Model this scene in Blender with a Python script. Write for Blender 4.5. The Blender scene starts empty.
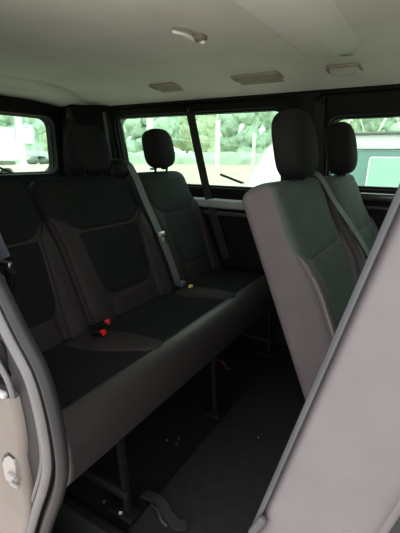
import bpy, bmesh, math, random
from mathutils import Vector, Matrix
random.seed(4)
S = bpy.context.scene
COL = S.collection
PI = math.pi

# ------------------------------------------------------------------ helpers
def lerp(a, b, t): return a + (b - a) * t
def sstep(a, b, x):
    t = max(0.0, min(1.0, (x - a) / (b - a)))
    return t * t * (3 - 2 * t)

def mat(name, col, rough=.7, bump=0, scale=200, var=.12, vscale=14, metal=0, spec=.5, sheen=0, coat=0, weave=False):
    m = bpy.data.materials.new(name); m.use_nodes = True
    nt = m.node_tree; b = nt.nodes['Principled BSDF']
    b.inputs['Roughness'].default_value = rough
    b.inputs['Metallic'].default_value = metal
    b.inputs['Specular IOR Level'].default_value = spec
    b.inputs['Sheen Weight'].default_value = sheen
    b.inputs['Coat Weight'].default_value = coat
    tc = nt.nodes.new('ShaderNodeTexCoord')
    n = nt.nodes.new('ShaderNodeTexNoise'); n.inputs['Scale'].default_value = vscale; n.inputs['Detail'].default_value = 6
    nt.links.new(tc.outputs['Object'], n.inputs['Vector'])
    r = nt.nodes.new('ShaderNodeValToRGB')
    r.color_ramp.elements[0].position = .3; r.color_ramp.elements[1].position = .7
    r.color_ramp.elements[0].color = [c * (1 - var) for c in col] + [1]
    r.color_ramp.elements[1].color = [min(1, c * (1 + var)) for c in col] + [1]
    nt.links.new(n.outputs['Fac'], r.inputs['Fac'])
    nt.links.new(r.outputs['Color'], b.inputs['Base Color'])
    if bump:
        if weave:
            n2 = nt.nodes.new('ShaderNodeTexVoronoi')
            o = n2.outputs['Distance']
        else:
            n2 = nt.nodes.new('ShaderNodeTexNoise'); n2.inputs['Detail'].default_value = 3
            o = n2.outputs['Fac']
        n2.inputs['Scale'].default_value = scale
        nt.links.new(tc.outputs['Object'], n2.inputs['Vector'])
        bp = nt.nodes.new('ShaderNodeBump'); bp.inputs['Strength'].default_value = bump; bp.inputs['Distance'].default_value = .002
        nt.links.new(o, bp.inputs['Height']); nt.links.new(bp.outputs['Normal'], b.inputs['Normal'])
    return m

def glass_mat(name, tint, gloss=.06):
    m = bpy.data.materials.new(name); m.use_nodes = True
    nt = m.node_tree; nt.nodes.clear()
    out = nt.nodes.new('ShaderNodeOutputMaterial')
    t = nt.nodes.new('ShaderNodeBsdfTransparent'); t.inputs['Color'].default_value = (*tint, 1)
    g = nt.nodes.new('ShaderNodeBsdfGlossy'); g.inputs['Roughness'].default_value = .02; g.inputs['Color'].default_value = (.9, 1, .97, 1)
    mx = nt.nodes.new('ShaderNodeMixShader'); mx.inputs['Fac'].default_value = gloss
    nt.links.new(t.outputs[0], mx.inputs[1]); nt.links.new(g.outputs[0], mx.inputs[2]); nt.links.new(mx.outputs[0], out.inputs['Surface'])
    return m

def link(name, me, m=None, parent=None, smooth=True):
    o = bpy.data.objects.new(name, me); COL.objects.link(o)
    if m: me.materials.append(m)
    if smooth:
        for p in me.polygons: p.use_smooth = True
    if parent:
        o.parent = parent
        o.matrix_parent_inverse = parent.matrix_basis.inverted()
    return o

def from_bm(name, bm, m=None, parent=None, smooth=True, sharp=40):
    bmesh.ops.recalc_face_normals(bm, faces=bm.faces)
    if smooth and sharp:
        bm.normal_update()
        for e in bm.edges:
            if len(e.link_faces) == 2 and e.calc_face_angle(0) > math.radians(sharp): e.smooth = False
    me = bpy.data.meshes.new(name); bm.to_mesh(me); bm.free()
    return link(name, me, m, parent, smooth)

def tag(o, label=None, cat=None, group=None, kind=None):
    if label: o['label'] = label
    if cat: o['category'] = cat
    if group: o['group'] = group
    if kind: o['kind'] = kind
    return o

def thing(name, loc, label, cat, group=None):
    o = bpy.data.objects.new(name, None); COL.objects.link(o); o.location = loc
    o.empty_display_size = .05
    return tag(o, label, cat, group)

def add_grid(bm, rows, closed=False, cap0=False, cap1=False):
    vs = [[bm.verts.new(p) for p in r] for r in rows]
    n = len(rows[0])
    for i in range(len(rows) - 1):
        for j in range(n if closed else n - 1):
            k = (j + 1) % n
            try: bm.faces.new((vs[i][j], vs[i][k], vs[i + 1][k], vs[i + 1][j]))
            except ValueError: pass
    if cap0: bm.faces.new(list(reversed(vs[0])))
    if cap1: bm.faces.new(vs[-1])
    return vs

def rbox(bm, c, s, r=.01, seg=3, rot=None):
    """bevelled box: centre, full size"""
    b2 = bmesh.new(); bmesh.ops.create_cube(b2, size=1)
    for v in b2.verts: v.co = Vector((v.co.x * s[0], v.co.y * s[1], v.co.z * s[2]))
    r = min(r, min(s) * .49)
    if r > 0: bmesh.ops.bevel(b2, geom=b2.edges[:], offset=r, segments=seg, profile=.5, affect='EDGES')
    M = Matrix.Translation(c) @ (rot.to_4x4() if rot else Matrix())
    b2.transform(M)
    me = bpy.data.meshes.new('t'); b2.to_mesh(me); b2.free(); bm.from_mesh(me); bpy.data.meshes.remove(me)

def catmull(pts, n=8):
    P = [Vector(p) for p in pts]; P = [2 * P[0] - P[1]] + P + [2 * P[-1] - P[-2]]
    out = []
    for i in range(1, len(P) - 2):
        for k in range(n):
            t = k / n; a, b, c, d = P[i - 1:i + 3]
            out.append(.5 * (2 * b + (c - a) * t + (2 * a - 5 * b + 4 * c - d) * t * t + (3 * b - a - 3 * c + d) * t ** 3))
    out.append(P[-2]); return out

def sweep(bm, path, prof, up=Vector((0, 1, 0)), caps=True):
    """prof: list of (a,b): a along side, b along 'up' made square to the path"""
    path = [Vector(p) for p in path]; rows = []
    for i, p in enumerate(path):
        t = (path[min(i + 1, len(path) - 1)] - path[max(i - 1, 0)]).normalized()
        s = t.cross(up)
        if s.length < 1e-4: s = t.cross(Vector((.3, .2, 1)))
        s.normalize(); u = s.cross(t).normalized()
        rows.append([p + s * a + u * b for a, b in prof])
    add_grid(bm, rows, True, caps, caps)

def circ(r, n=10, r2=None): return [(r * math.cos(2 * PI * i / n), (r2 or r) * math.sin(2 * PI * i / n)) for i in range(n)]
def tube(bm, path, r, n=10, up=Vector((0, 1, 0))): sweep(bm, path, circ(r, n), up)
def strap(bm, path, w, t=.0016, up=Vector((0, 0, 1))):
    h = w / 2; q = t / 2
    sweep(bm, path, [(-h, -q), (h, -q), (h, q), (-h, q)], up)

def sq(c, n): return math.copysign(abs(c) ** (2 / n), c)
def superq(bm, c, s, n1=3.5, n2=3.5, rows=14, cols=28, warp=None, M=None):
    R = []
    for i in range(rows + 1):
        ph = -PI / 2 + PI * i / rows; ph = max(-PI / 2 + 1e-3, min(PI / 2 - 1e-3, ph))
        r = []
        for j in range(cols):
            th = 2 * PI * j / cols
            p = Vector((sq(math.cos(ph), n2) * sq(math.cos(th), n1) * s[0] / 2, sq(math.cos(ph), n2) * sq(math.sin(th), n1) * s[1] / 2, sq(math.sin(ph), n2) * s[2] / 2))
            if warp: p = warp(p)
            if M: p = M @ p
            r.append(p + Vector(c))
        R.append(r)
    add_grid(bm, R, True, True, True)

def rr_loop(x0, x1, z0, z1, r, n=8):
    """rounded rectangle, counter-clockwise from the right-bottom corner"""
    out = []
    for cx, cz, a in ((x1 - r, z0 + r, -90), (x1 - r, z1 - r, 0), (x0 + r, z1 - r, 90), (x0 + r, z0 + r, 180)):
        for k in range(n + 1):
            t = math.radians(a + 90 * k / n); out.append((cx + r * math.cos(t), cz + r * math.sin(t)))
    return out
def rect_loop_like(x0, x1, z0, z1, n=8):
    out = []
    xm, zm = (x0 + x1) / 2, (z0 + z1) / 2
    for (ax, az), (cx, cz), (bx, bz) in ((((xm, z0)), (x1, z0), (x1, zm)), ((x1, zm), (x1, z1), (xm, z1)), ((xm, z1), (x0, z1), (x0, zm)), ((x0, zm), (x0, z0), (xm, z0))):
        for k in range(n + 1):
            t = k / n * 2
            out.append((lerp(ax, cx, t), lerp(az, cz, t)) if t <= 1 else (lerp(cx, bx, t - 1), lerp(cz, bz, t - 1)))
    return out
def holed(bm, rect, hole, r, f_in, f_out, n=8):
    """wall section with a rounded window opening, solid between the inner and outer skins"""
    O = rect_loop_like(*rect, n); H = rr_loop(*hole, r, n)
    H2 = rr_loop(hole[0] + .012, hole[1] - .012, hole[2] + .012, hole[3] - .012, r, n)
    add_grid(bm, [[f_out(*p) for p in O], [f_in(*p) for p in O], [f_in(*p) for p in H], [f_out(*p) for p in H2], [f_out(*p) for p in O]], True)
def frame_bm(hole, r, f, w=.018, d=.012, n=8):
    bm = bmesh.new()
    a = rr_loop(*hole, r, n); b = rr_loop(hole[0] + w, hole[1] - w, hole[2] + w, hole[3] - w, max(r - w, .01), n)
    R = [[f(*p, 0) for p in a], [f(*p, d) for p in a], [f(*p, d) for p in b], [f(*p, 0) for p in b], [f(*p, 0) for p in a]]
    add_grid(bm, R, True); return bm
def pane_bm(hole, r, f, d0, d1, n=8):
    bm = bmesh.new(); a = rr_loop(*hole, r, n)
    add_grid(bm, [[f(*p, d0) for p in a], [f(*p, d1) for p in a]], True, True, True); return bm

# ------------------------------------------------------------------ materials
M = {}
M['dark_fabric'] = mat('charcoal_woven_fabric', (.0072, .0084, .0078), .9, .35, 900, .15, weave=True, spec=.12)
M['teal_fabric'] = mat('grey_green_woven_fabric', (.056, .066, .062), .85, .35, 900, .12, weave=True, spec=.2)
M['lit_fabric'] = mat('window_lit_charcoal_fabric', (.0130, .0172, .0158), .88, .35, 900, .12, weave=True, spec=.15)  # bench charcoal made lighter and greener for light from the far window
M['vinyl_dark'] = mat('dark_brown_grey_upholstery', (.0172, .0135, .0138), .7, .25, 500, .1, spec=.2)
M['vinyl_mid'] = mat('shaded_brown_grey_upholstery', (.062, .051, .054), .65, .25, 500, .08, spec=.25)  # near seat's side vinyl, coloured darker for the shade further in
M['vinyl_side'] = mat('grey_side_upholstery', (.101, .090, .096), .6, .15, 500, .05, spec=.3)
M['seam'] = mat('pale_seam_piping', (.13, .115, .115), .6)
M['headrest'] = mat('black_headrest_fabric', (.0062, .0058, .0060), .85, .3, 800, .15, weave=True, spec=.15)
M['shell'] = mat('dark_grey_seat_shell_plastic', (.045, .045, .052), .5, .15, 300, spec=.3)
M['black_plastic'] = mat('black_plastic_trim', (.0040, .0044, .0040), .6, .2, 350, spec=.12)
M['ledge'] = mat('black_smooth_ledge_plastic', (.035, .038, .038), .2, .05, 300, spec=.8)
M['grey_bar'] = mat('pale_grey_trim_bar', (.22, .235, .235), .35, .05, 300, spec=.5)
M['cap'] = mat('pale_grey_cap', (.30, .30, .31), .3)
M['vinyl_front'] = mat('smooth_brown_grey_front_upholstery', (.0185, .0150, .0155), .42, .2, 500, .1, spec=.55)
M['glare_white'] = mat('white_glare_color', (.80, .80, .76), .4)  # white that stands for glare on the ceiling fitting
M['bounce_slab'] = mat('pinkish_bounce_concrete', (.62, .54, .50), .95, .3, 25, .12, 1.5)  # colour of the slab added for bounce light
M['headliner'] = mat('beige_grey_headliner_cloth', (.68, .69, .625), .95, .3, 700, .05, 5, spec=.1)
M['headliner_dark'] = mat('brown_grey_recess_shade_and_base', (.28, .25, .205), .75, .1)  # brown stands for shade in the ceiling recesses; also the fitting's base
M['mat'] = mat('dark_rubber_floor_mat', (.0112, .0106, .0110), .6, .5, 260, .25, 30, spec=.2)
M['sub'] = mat('shade_dark_floor', (.0042, .0046, .0044), .95, .4, 500, .25, spec=.1)  # shade under the bench is put into this floor colour
M['step'] = mat('ribbed_step_plastic', (.010, .012, .011), .6, .3, 200, spec=.2)
M['paint'] = mat('beige_metallic_paint', (.088, .074, .066), .35, 0, coat=.4, var=.04)
M['rubber'] = mat('dark_rubber_seal', (.0100, .0098, .0108), .55, .15, 300, spec=.3)
M['rubber_lip'] = mat('grey_rubber_lip', (.072, .068, .073), .5, .1, 300)
M['jamb'] = mat('grey_jamb_plastic', (.0165, .0145, .0165), .55, .1, 200, spec=.3)
M['black'] = mat('black_metal', (.0030, .0030, .0030), .6, spec=.12)
M['steel'] = mat('bright_steel', (.32, .32, .31), .3, metal=1)
M['belt'] = mat('grey_belt_webbing', (.070, .078, .078), .7, .3, 900)
M['belt_blue'] = mat('blue_grey_belt_webbing', (.026, .029, .038), .7, .3, 900)
M['belt_dark'] = mat('dark_belt_webbing', (.012, .0105, .0095), .75, .3, 900, spec=.2)
M['white_plastic'] = mat('white_plastic', (.165, .152, .148), .35, var=.03)
M['red'] = mat('red_plastic_button', (.60, .012, .02), .4, var=.05)
M['yellow'] = mat('yellow_cloth_tag', (.45, .38, .10), .7)
M['dark_red'] = mat('dark_red_webbing', (.12, .018, .012), .7)
M['glass'] = glass_mat('green_tinted_window_glass', (.68, .77, .71))
M['pave'] = mat('pale_sandy_ground', (.52, .50, .38), .95, .3, 20, .2, .4)
M['leaf'] = mat('pale_green_leaves', (.50, .60, .40), .9, .6, 8, .25, .6)
M['leaf2'] = mat('blue_green_leaves', (.46, .60, .48), .9, .6, 8, .25, .6)
M['bark'] = mat('brown_bark', (.12, .09, .06), .9)
M['concrete'] = mat('pale_concrete', (.75, .76, .72), .8, .2, 30, .06)
M['white_paint'] = mat('white_vehicle_paint', (.85, .86, .86), .3, coat=.5, var=.02)
M['van_glass'] = mat('blue_green_vehicle_glass', (.13, .26, .25), .08, var=.1, vscale=1.5, spec=.7)
M['van_glass_pale'] = mat('pale_green_vehicle_glass', (.36, .58, .50), .15, var=.06, vscale=1.5, spec=.6)
M['grey_trim'] = mat('grey_gutter_trim', (.09, .10, .10), .5)
M['mesh_green'] = mat('green_fence_mesh', (.22, .36, .28), .8, .5, 6, .3, 2)
M['tyre'] = mat('black_tyre', (.02, .02, .02), .8)

# ------------------------------------------------------------------ van shell
XR = -2.1           # tailgate
XF = 1.75           # windscreen
def yw(z): return 2.0 if z <= .86 else 2.0 - (z - .86) * .208
def fwin(x, z): return Vector((x, yw(z), z))
def fwout(x, z): return Vector((x, yw(z) + .07, z))

bm = bmesh.new()
ZT = 1.345
W1 = (-1.795, -.70, .872, 1.283); W2 = (-.475, .42, .905, 1.232)
holed(bm, (XR, -.60, .80, ZT), W1, .05, fwin, fwout)
holed(bm, (-.60, .60, .80, ZT), W2, .05, fwin, fwout)
W4 = (.75, 1.45, .90, 1.25)
holed(bm, (.60, XF, .80, ZT), W4, .05, fwin, fwout)
rbox(bm, ((XR + XF) / 2, 2.035, .30), (XF - XR, .07, 1.02), 0)
wall_left = tag(from_bm('wall_left', bm, M['black_plastic'], sharp=30), kind='structure')
def fw3(x, z, d): return Vector((x, yw(z) + .03 + d, z))
for nm, w in (('window_1', W1), ('window_2', W2), ('window_4', W4)):
    hole = (w[0] - .002, w[1] + .002, w[2] - .002, w[3] + .002)
    p = tag(from_bm(nm, pane_bm(hole, .05, fw3, 0, .005), M['glass'], sharp=30), kind='structure')
    from_bm('rubber_frame', frame_bm(hole, .05, lambda x, z, d: Vector((x, yw(z) + .028 - d, z)), .014, .008), M['rubber'] if nm == 'x' else M['black_plastic'], p)

# waist ledge and pillar trim on the far side
bm = bmesh.new(); rbox(bm, (-1.36, 1.962, .79), (1.46, .076, .05), .016, 4)
o = tag(from_bm('trim_1', bm, M['grey_bar']), kind='structure')
bm = bmesh.new(); rbox(bm, (-1.36, 1.975, .735), (1.46, .05, .03), .012, 3); from_bm('lower_strip', bm, M['ledge'], o)
bm = bmesh.new(); rbox(bm, (.12, 1.965, .875), (1.2, .07, .035), .014, 4)
rbox(bm, (.12, 1.975, .825), (1.2, .05, .02), .008, 3)
tag(from_bm('trim_2', bm, M['ledge']), kind='structure')
# middle pillar cover, far side
bm = bmesh.new()
rows = []
for z in (.80, .9, 1.0, 1.1, 1.2, 1.27, 1.33):
    w = .085 if z > .9 else .10
    y = yw(z)
    rows.append([Vector((-.585 + a * w, y - b, z)) for a, b in ((-1, -.005), (-.95, .02), (-.7, .035), (.7, .035), (.95, .02), (1, -.005))])
add_grid(bm, rows, True, True, True)
tag(from_bm('trim_3', bm, M['black_plastic']), kind='structure')
# rear corner pillar cover, with an inner ridge
bm = bmesh.new()
rows = []
for z in (.0, .4, .7, .85, 1.0, 1.15, 1.27, 1.345):
    y = yw(z); e = .02 * sstep(1.0, 1.3, z)
    rows.append([Vector(p) for p in ((XR + .01, 1.745 + e, z), (XR + .05, 1.755 + e, z), (-1.97, y - .15, z), (-1.91, y - .085, z), (-1.84, y - .045, z), (-1.815, y - .03, z), (-1.805, y + .01, z), (XR + .01, y + .01, z))])
add_grid(bm, rows, True, True, True)
tag(from_bm('trim_4', bm, M['black_plastic'], sharp=50), kind='structure')
bm = bmesh.new()
sweep(bm, catmull([(-1.80, 1.845, 1.30), (-1.80, 1.86, 1.2), (-1.80, 1.87, 1.1), (-1.79, 1.88, .95)], 5), circ(.012, 8, .007))
tag(from_bm('trim_5', bm, M['shell']), kind='structure')

# tailgate with its window
bm = bmesh.new()
W3 = (.66, 1.715, .937, 1.276)
holed(bm, (.40, 2.0, .86, 1.40), W3, .06, lambda y, z: Vector((XR, y, z)), lambda y, z: Vector((XR - .07, y, z)))
rbox(bm, (XR - .035, 1.2, .32), (.07, 1.6, 1.08), 0)
wall_rear = tag(from_bm('wall_rear', bm, M['black_plastic'], sharp=30), kind='structure')
hole = (W3[0] - .002, W3[1] + .002, W3[2] - .002, W3[3] + .002)
w3 = tag(from_bm('window_3', pane_bm(hole, .06, lambda y, z, d: Vector((XR - .04 - d, y, z)), 0, .005), M['glass'], sharp=30), kind='structure')
from_bm('rubber_frame', frame_bm(hole, .06, lambda y, z, d: Vector((XR - .038 + d, y, z)), .012, .008), M['black_plastic'], w3)

# headliner
def smooth1(t): return max(0, min(1, t))
def zc(x, y):
    z = 1.415
    t = smooth1((y - 1.50) / .42); z -= .082 * t ** 2.0
    t = smooth1((.80 - y) / .40); z -= .060 * t ** 2.0
    z += .022 * sstep(-1.84, -1.90, x) * (1 - sstep(1.6, 1.85, y))
    z -= .056 * sstep(-1.935, -1.965, x) * (1 - sstep(1.6, 1.9, y) * .6)
    z -= .022 * sstep(-1.99, -2.1, x) * (1 - sstep(1.6, 1.9, y) * .6)
    z -= .05 * sstep(1.2, 1.75, x)
    return z
xs = [XR, -2.07, -2.04, -2.01, -1.99, -1.975, -1.965, -1.955, -1.945, -1.935, -1.92, -1.905, -1.89, -1.88, -1.87, -1.86, -1.85, -1.84] + [-1.9 + .1 * i for i in range(1, 37)] + [XF]
ys = [.40 + .04 * i for i in range(38)] + [1.905]
bm = bmesh.new()
add_grid(bm, [[Vector((x, y, zc(x, y))) for y in ys] for x in xs])
add_grid(bm, [[Vector((x, y, zc(x, y) + .03)) for y in ys] for x in xs])
ceiling = tag(from_bm('ceiling', bm, M['headliner'], sharp=0), kind='structure')
# raised padded band running across the ceiling
bm = bmesh.new(); R = []
for i in range(29):
    x = lerp(-.475, -.24, i / 28)
    a = sstep(-.472, -.455, x) * (1 - sstep(-.37, -.26, x))
    row = []
    for j in range(34):
        y = lerp(.42, 1.66, j / 33)
        e = 1 - sstep(1.50, 1.66, y)
        xx = x + .03 * sstep(1.45, 1.66, y) * (1 if x < -.35 else -1)
        row.append(Vector((xx, y, zc(xx, y) + .004 - (.034 * a * e + .003 * (e > 0) * 0))))
    R.append(row)
add_grid(bm, R)
from_bm('cross_band', bm, M['headliner'], ceiling, sharp=0)
# roof skin above the headliner
bm = bmesh.new()
for dz in (.06, .075):
    add_grid(bm, [[Vector((x, lerp(.36, 2.0, j / 12), zc(min(x, 1.2), max(.40, min(1.9, lerp(.36, 2.0, j / 12)))) + dz)) for j in range(13)] for x in [XR - .07 + (XF - XR + .07) * i / 20 for i in range(21)]])
tag(from_bm('trim_6', bm, M['paint'], sharp=0), kind='structure')
# black edge strip between headliner and window frames
bm = bmesh.new()
tube(bm, [(x, 1.905, 1.332) for x in (XR + .02, -1.2, -.6, 0, .6, 1.2, XF - .02)], .014, 10)
tag(from_bm('trim_7', bm, M['black_plastic']), kind='structure')

# front end of the cabin: low bulkhead, windscreen, near front door glass
bm = bmesh.new(); rbox(bm, (XF + .03, 1.2, .40), (.06, 1.6, .90), .01, 2); rbox(bm, (XF - .18, 1.2, .70), (.36, 1.56, .26), .05, 3)
for y in (.44, 1.90): rbox(bm, (XF + .03, y, 1.10), (.06, .12, .55), .01, 2)
tag(from_bm('wall_front', bm, M['black_plastic']), kind='structure')
bm = bmesh.new(); rbox(bm, (XF + .03, 1.17, 1.09), (.006, 1.36, .52), 0)
tag(from_bm('window_5', bm, M['glass'], smooth=False), kind='structure')
bm = bmesh.new(); rbox(bm, (1.17, .405, 1.11), (1.14, .006, .46), 0)
tag(from_bm('window_6', bm, M['glass'], smooth=False), kind='structure')

# floor: rubber mat up to the bench, shade-dark floor colour below it, step by the door
bm = bmesh.new(); rbox(bm, (lerp(XR, -.62, .5), lerp(.62, 2.0, .5), -.03), (-.62 - XR, 1.38, .04), 0)
rbox(bm, (lerp(-.62, XF, .5), lerp(.62, 2.0, .5), -.03), (XF + .62, 1.38, .04), 0)
rbox(bm, (lerp(XR, -1.15, .5), lerp(.40, .62, .5), -.03), (-1.15 - XR, .22, .04), 0)
rbox(bm, (lerp(.25, XF, .5), lerp(.40, .62, .5), -.03), (XF - .25, .22, .04), 0)
floor = tag(from_bm('floor', bm, M['sub'], smooth=False), kind='structure')
bm = bmesh.new(); rbox(bm, (lerp(-.62, .6, .5), lerp(.63, 1.99, .5), -.004), (1.22, 1.36, .014), .004, 2)
for i in range(0): pass
from_bm('rubber_mat', bm, M['mat'], floor)
bm = bmesh.new(); rbox(bm, (lerp(-1.15, .25, .5), .50, -.15), (1.40, .24, .03), .004, 2)
rbox(bm, (lerp(-1.15, .25, .5), .612, -.08), (1.40, .016, .13), .004, 2)
for i in range(9): rbox(bm, (lerp(-1.1, .2, .5), .42 + .02 * i, -.134), (1.28, .006, .006), .002, 1)
from_bm('door_step', bm, M['step'], floor)
bm = bmesh.new(); tube(bm, [(-1.15, .618, .003), (.25, .618, .003)], .012, 8)
from_bm('step_edge', bm, M['black_plastic'], floor)

# near side of the body: opening curve of the sliding door (x, z)
CUR = [(-.93, 1.36), (-.90, 1.20), (-.83, 1.03), (-.72, .91), (-.651, .822), (-.602, .746), (-.552, .672), (-.528, .58), (-.523, .475), (-.543, .393), (-.596, .273), (-.655, .12), (-.68, -.02), (-.69, -.20), (-.69, -.36)]
cpath = [Vector((p[0], 0, p[1])) for p in catmull([(x, z, 0) for x, z in CUR], 5)] if False else [Vector((q.x, 0, q.y)) for q in catmull([(x, z, 0) for x, z in CUR], 5)]
def offc(o, y):
    out = []
    for i, p in enumerate(cpath):
        t = (cpath[min(i + 1, len(cpath) - 1)] - cpath[max(i - 1, 0)]).normalized()
        n = Vector((t.z, 0, -t.x))          # points into the panel (towards -x when t goes down)
        if n.x > 0: n = -n
        q = p + n * o; out.append(Vector((q.x, y, q.z)))
    return out
def band(o0, o1, y0, y1, thick=.012):
    b = bmesh.new()
    A, B = offc(o0, y0), offc(o1, y1)
    A2, B2 = offc(o0, y0 + thick), offc(o1, y1 + thick)
    add_grid(b, [[a, q, q2, a2] for a, q, q2, a2 in zip(A, B, B2, A2)], True, True, True)
    return b
edge = offc(.118, .372)
def panel(zlo, zhi, y, thick, xr=XR):
    b = bmesh.new(); rows = []
    pts = [p for p in edge if zlo <= p.z <= zhi]
    def xat(z):
        for p, q in zip(edge, edge[1:]):
            if q.z <= z <= p.z: return lerp(p.x, q.x, (p.z - z) / max(1e-6, p.z - q.z))
        return edge[-1].x if z < edge[-1].z else edge[0].x
    def xe(z):
        x = xat(z)
        return max(x, min(-.650, x + .066)) if z < .46 else x
    n = 40
    for i in range(n + 1):
        z = lerp(zlo, zhi, i / n); x = xe(z)
        rows.append([Vector((xr, y, z)), Vector((x - .012, y, z)), Vector((x, y + .010, z)), Vector((x, y + thick, z)), Vector((xr, y + thick, z))])
    add_grid(b, rows, True, True, True); return b
wall_right = tag(from_bm('wall_right', panel(-.36, .588, .368, .05), M['paint'], sharp=60), kind='structure')
b = panel(.86, 1.34, .368, .05); from_bm('upper_panel', b, M['paint'], wall_right)
from_bm('latch_recess', panel(.585, .865, .392, .03), M['jamb'], wall_right)
bm = bmesh.new(); rbox(bm, (lerp(XR, XF, .5), .40, 1.385), (XF - XR, .08, .09), .012, 2)
from_bm('door_header', bm, M['paint'], wall_right)
bm = bmesh.new(); rbox(bm, (1.12, .40, .26), (1.2, .07, 1.24), .01, 2); rbox(bm, (.56, .41, 1.1), (.10, .06, .56), .01, 2)
from_bm('front_door_panel', bm, M['paint'], wall_right)
bm = bmesh.new(); rbox(bm, (-1.2, .43, .45), (.9, .02, .85), .01, 2)
from_bm('inner_lining', bm, M['black_plastic'], wall_right)
bm = bmesh.new(); sweep(bm, [p for p in offc(.118, .374) if p.z > .585 and p.z < .87], circ(.006, 8)); 
from_bm('panel_edge', bm, M['rubber_lip'], wall_right)
bm = bmesh.new(); rbox(bm, (-.785, .368, .592), (.24, .012, .012), .004, 2)
from_bm('jamb_cap', bm, M['cap'], wall_right)
# latch plate on the painted jamb
bm = bmesh.new()
lp = [(-.043, -.035), (-.038, -.048), (.012, -.046), (.016, .03), (.012, .048), (-.012, .052), (-.032, .036), (-.046, .008)]
vs = [Vector((-.672 + a * .78, .362, .407 + b * .72)) for a, b in lp]; vs2 = [v + Vector((0, .01, 0)) for v in vs]
add_grid(bm, [vs, vs2], True, True, True)
bmesh.ops.bevel(bm, geom=bm.edges[:], offset=.0012, segments=1, affect='EDGES')
lpb = bmesh.new(); add_grid(lpb, [[v + Vector((-.004, .003, .003)) for v in vs], [v + Vector((-.004, .012, .003)) for v in vs]], True, True, True)
lpo = from_bm('striker_plate', bm, M['white_plastic'], wall_right); lpo['label'] = 'white striker plate on the beige jamb'; from_bm('gasket', lpb, M['jamb'], lpo)
bm = bmesh.new(); rbox(bm, (-.669, .358, .406), (.026, .010, .006), .002, 2); rbox(bm, (-.664, .358, .384), (.026, .008, .006), .002, 2)
from_bm('striker_bar', bm, M['white_plastic'], lpo)
# dark latch mechanism above
bm = bmesh.new(); superq(bm, (-.715, .390, .655), (.085, .03, .10), 2.6, 2.6)
lt = from_bm('latch_housing', bm, M['black'], wall_right)
bm = bmesh.new()
rows = []
for dy in (.362, .374):
    rows.append([Vector((-.716 + math.cos(2 * PI * i / 20) * (.020 if i % 2 else .025), dy, .652 + math.sin(2 * PI * i / 20) * (.020 if i % 2 else .025))) for i in range(20)])
add_grid(bm, rows, True, True, True); rbox(bm, (-.712, .364, .628), (.03, .012, .012), .003, 2); rbox(bm, (-.706, .364, .672), (.012, .012, .02), .003, 2)
from_bm('latch_gear', bm, M['jamb'], lt)
bm = bmesh.new(); tube(bm, [(-.73 + .04 * math.cos(a), .377, .655 + .052 * math.sin(a)) for a in [2 * PI * i / 24 for i in range(25)]], .006, 8)
from_bm('latch_rim', bm, M['rubber_lip'], lt)
# rubber door seal following the opening: plastic flange, grey lip, dark bulb
seal = tag(from_bm('trim_8', band(.118, .048, .386, .396), M['jamb'], sharp=50), kind='structure')
bm = bmesh.new(); sweep(bm, offc(.052, .381), circ(.011, 10, .009)); sweep(bm, offc(.072, .385), circ(.006, 8, .005))
from_bm('grey_lip', bm, M['rubber_lip'], seal)
bm = bmesh.new(); sweep(bm, offc(.030, .395), circ(.010, 10, .010)); from_bm('dark_channel', bm, M['black_plastic'], seal)
bm = bmesh.new(); sweep(bm, offc(.017, .388), circ(.0115, 12, .013))
from_bm('rubber_bulb', bm, M['rubber'], seal)

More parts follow.
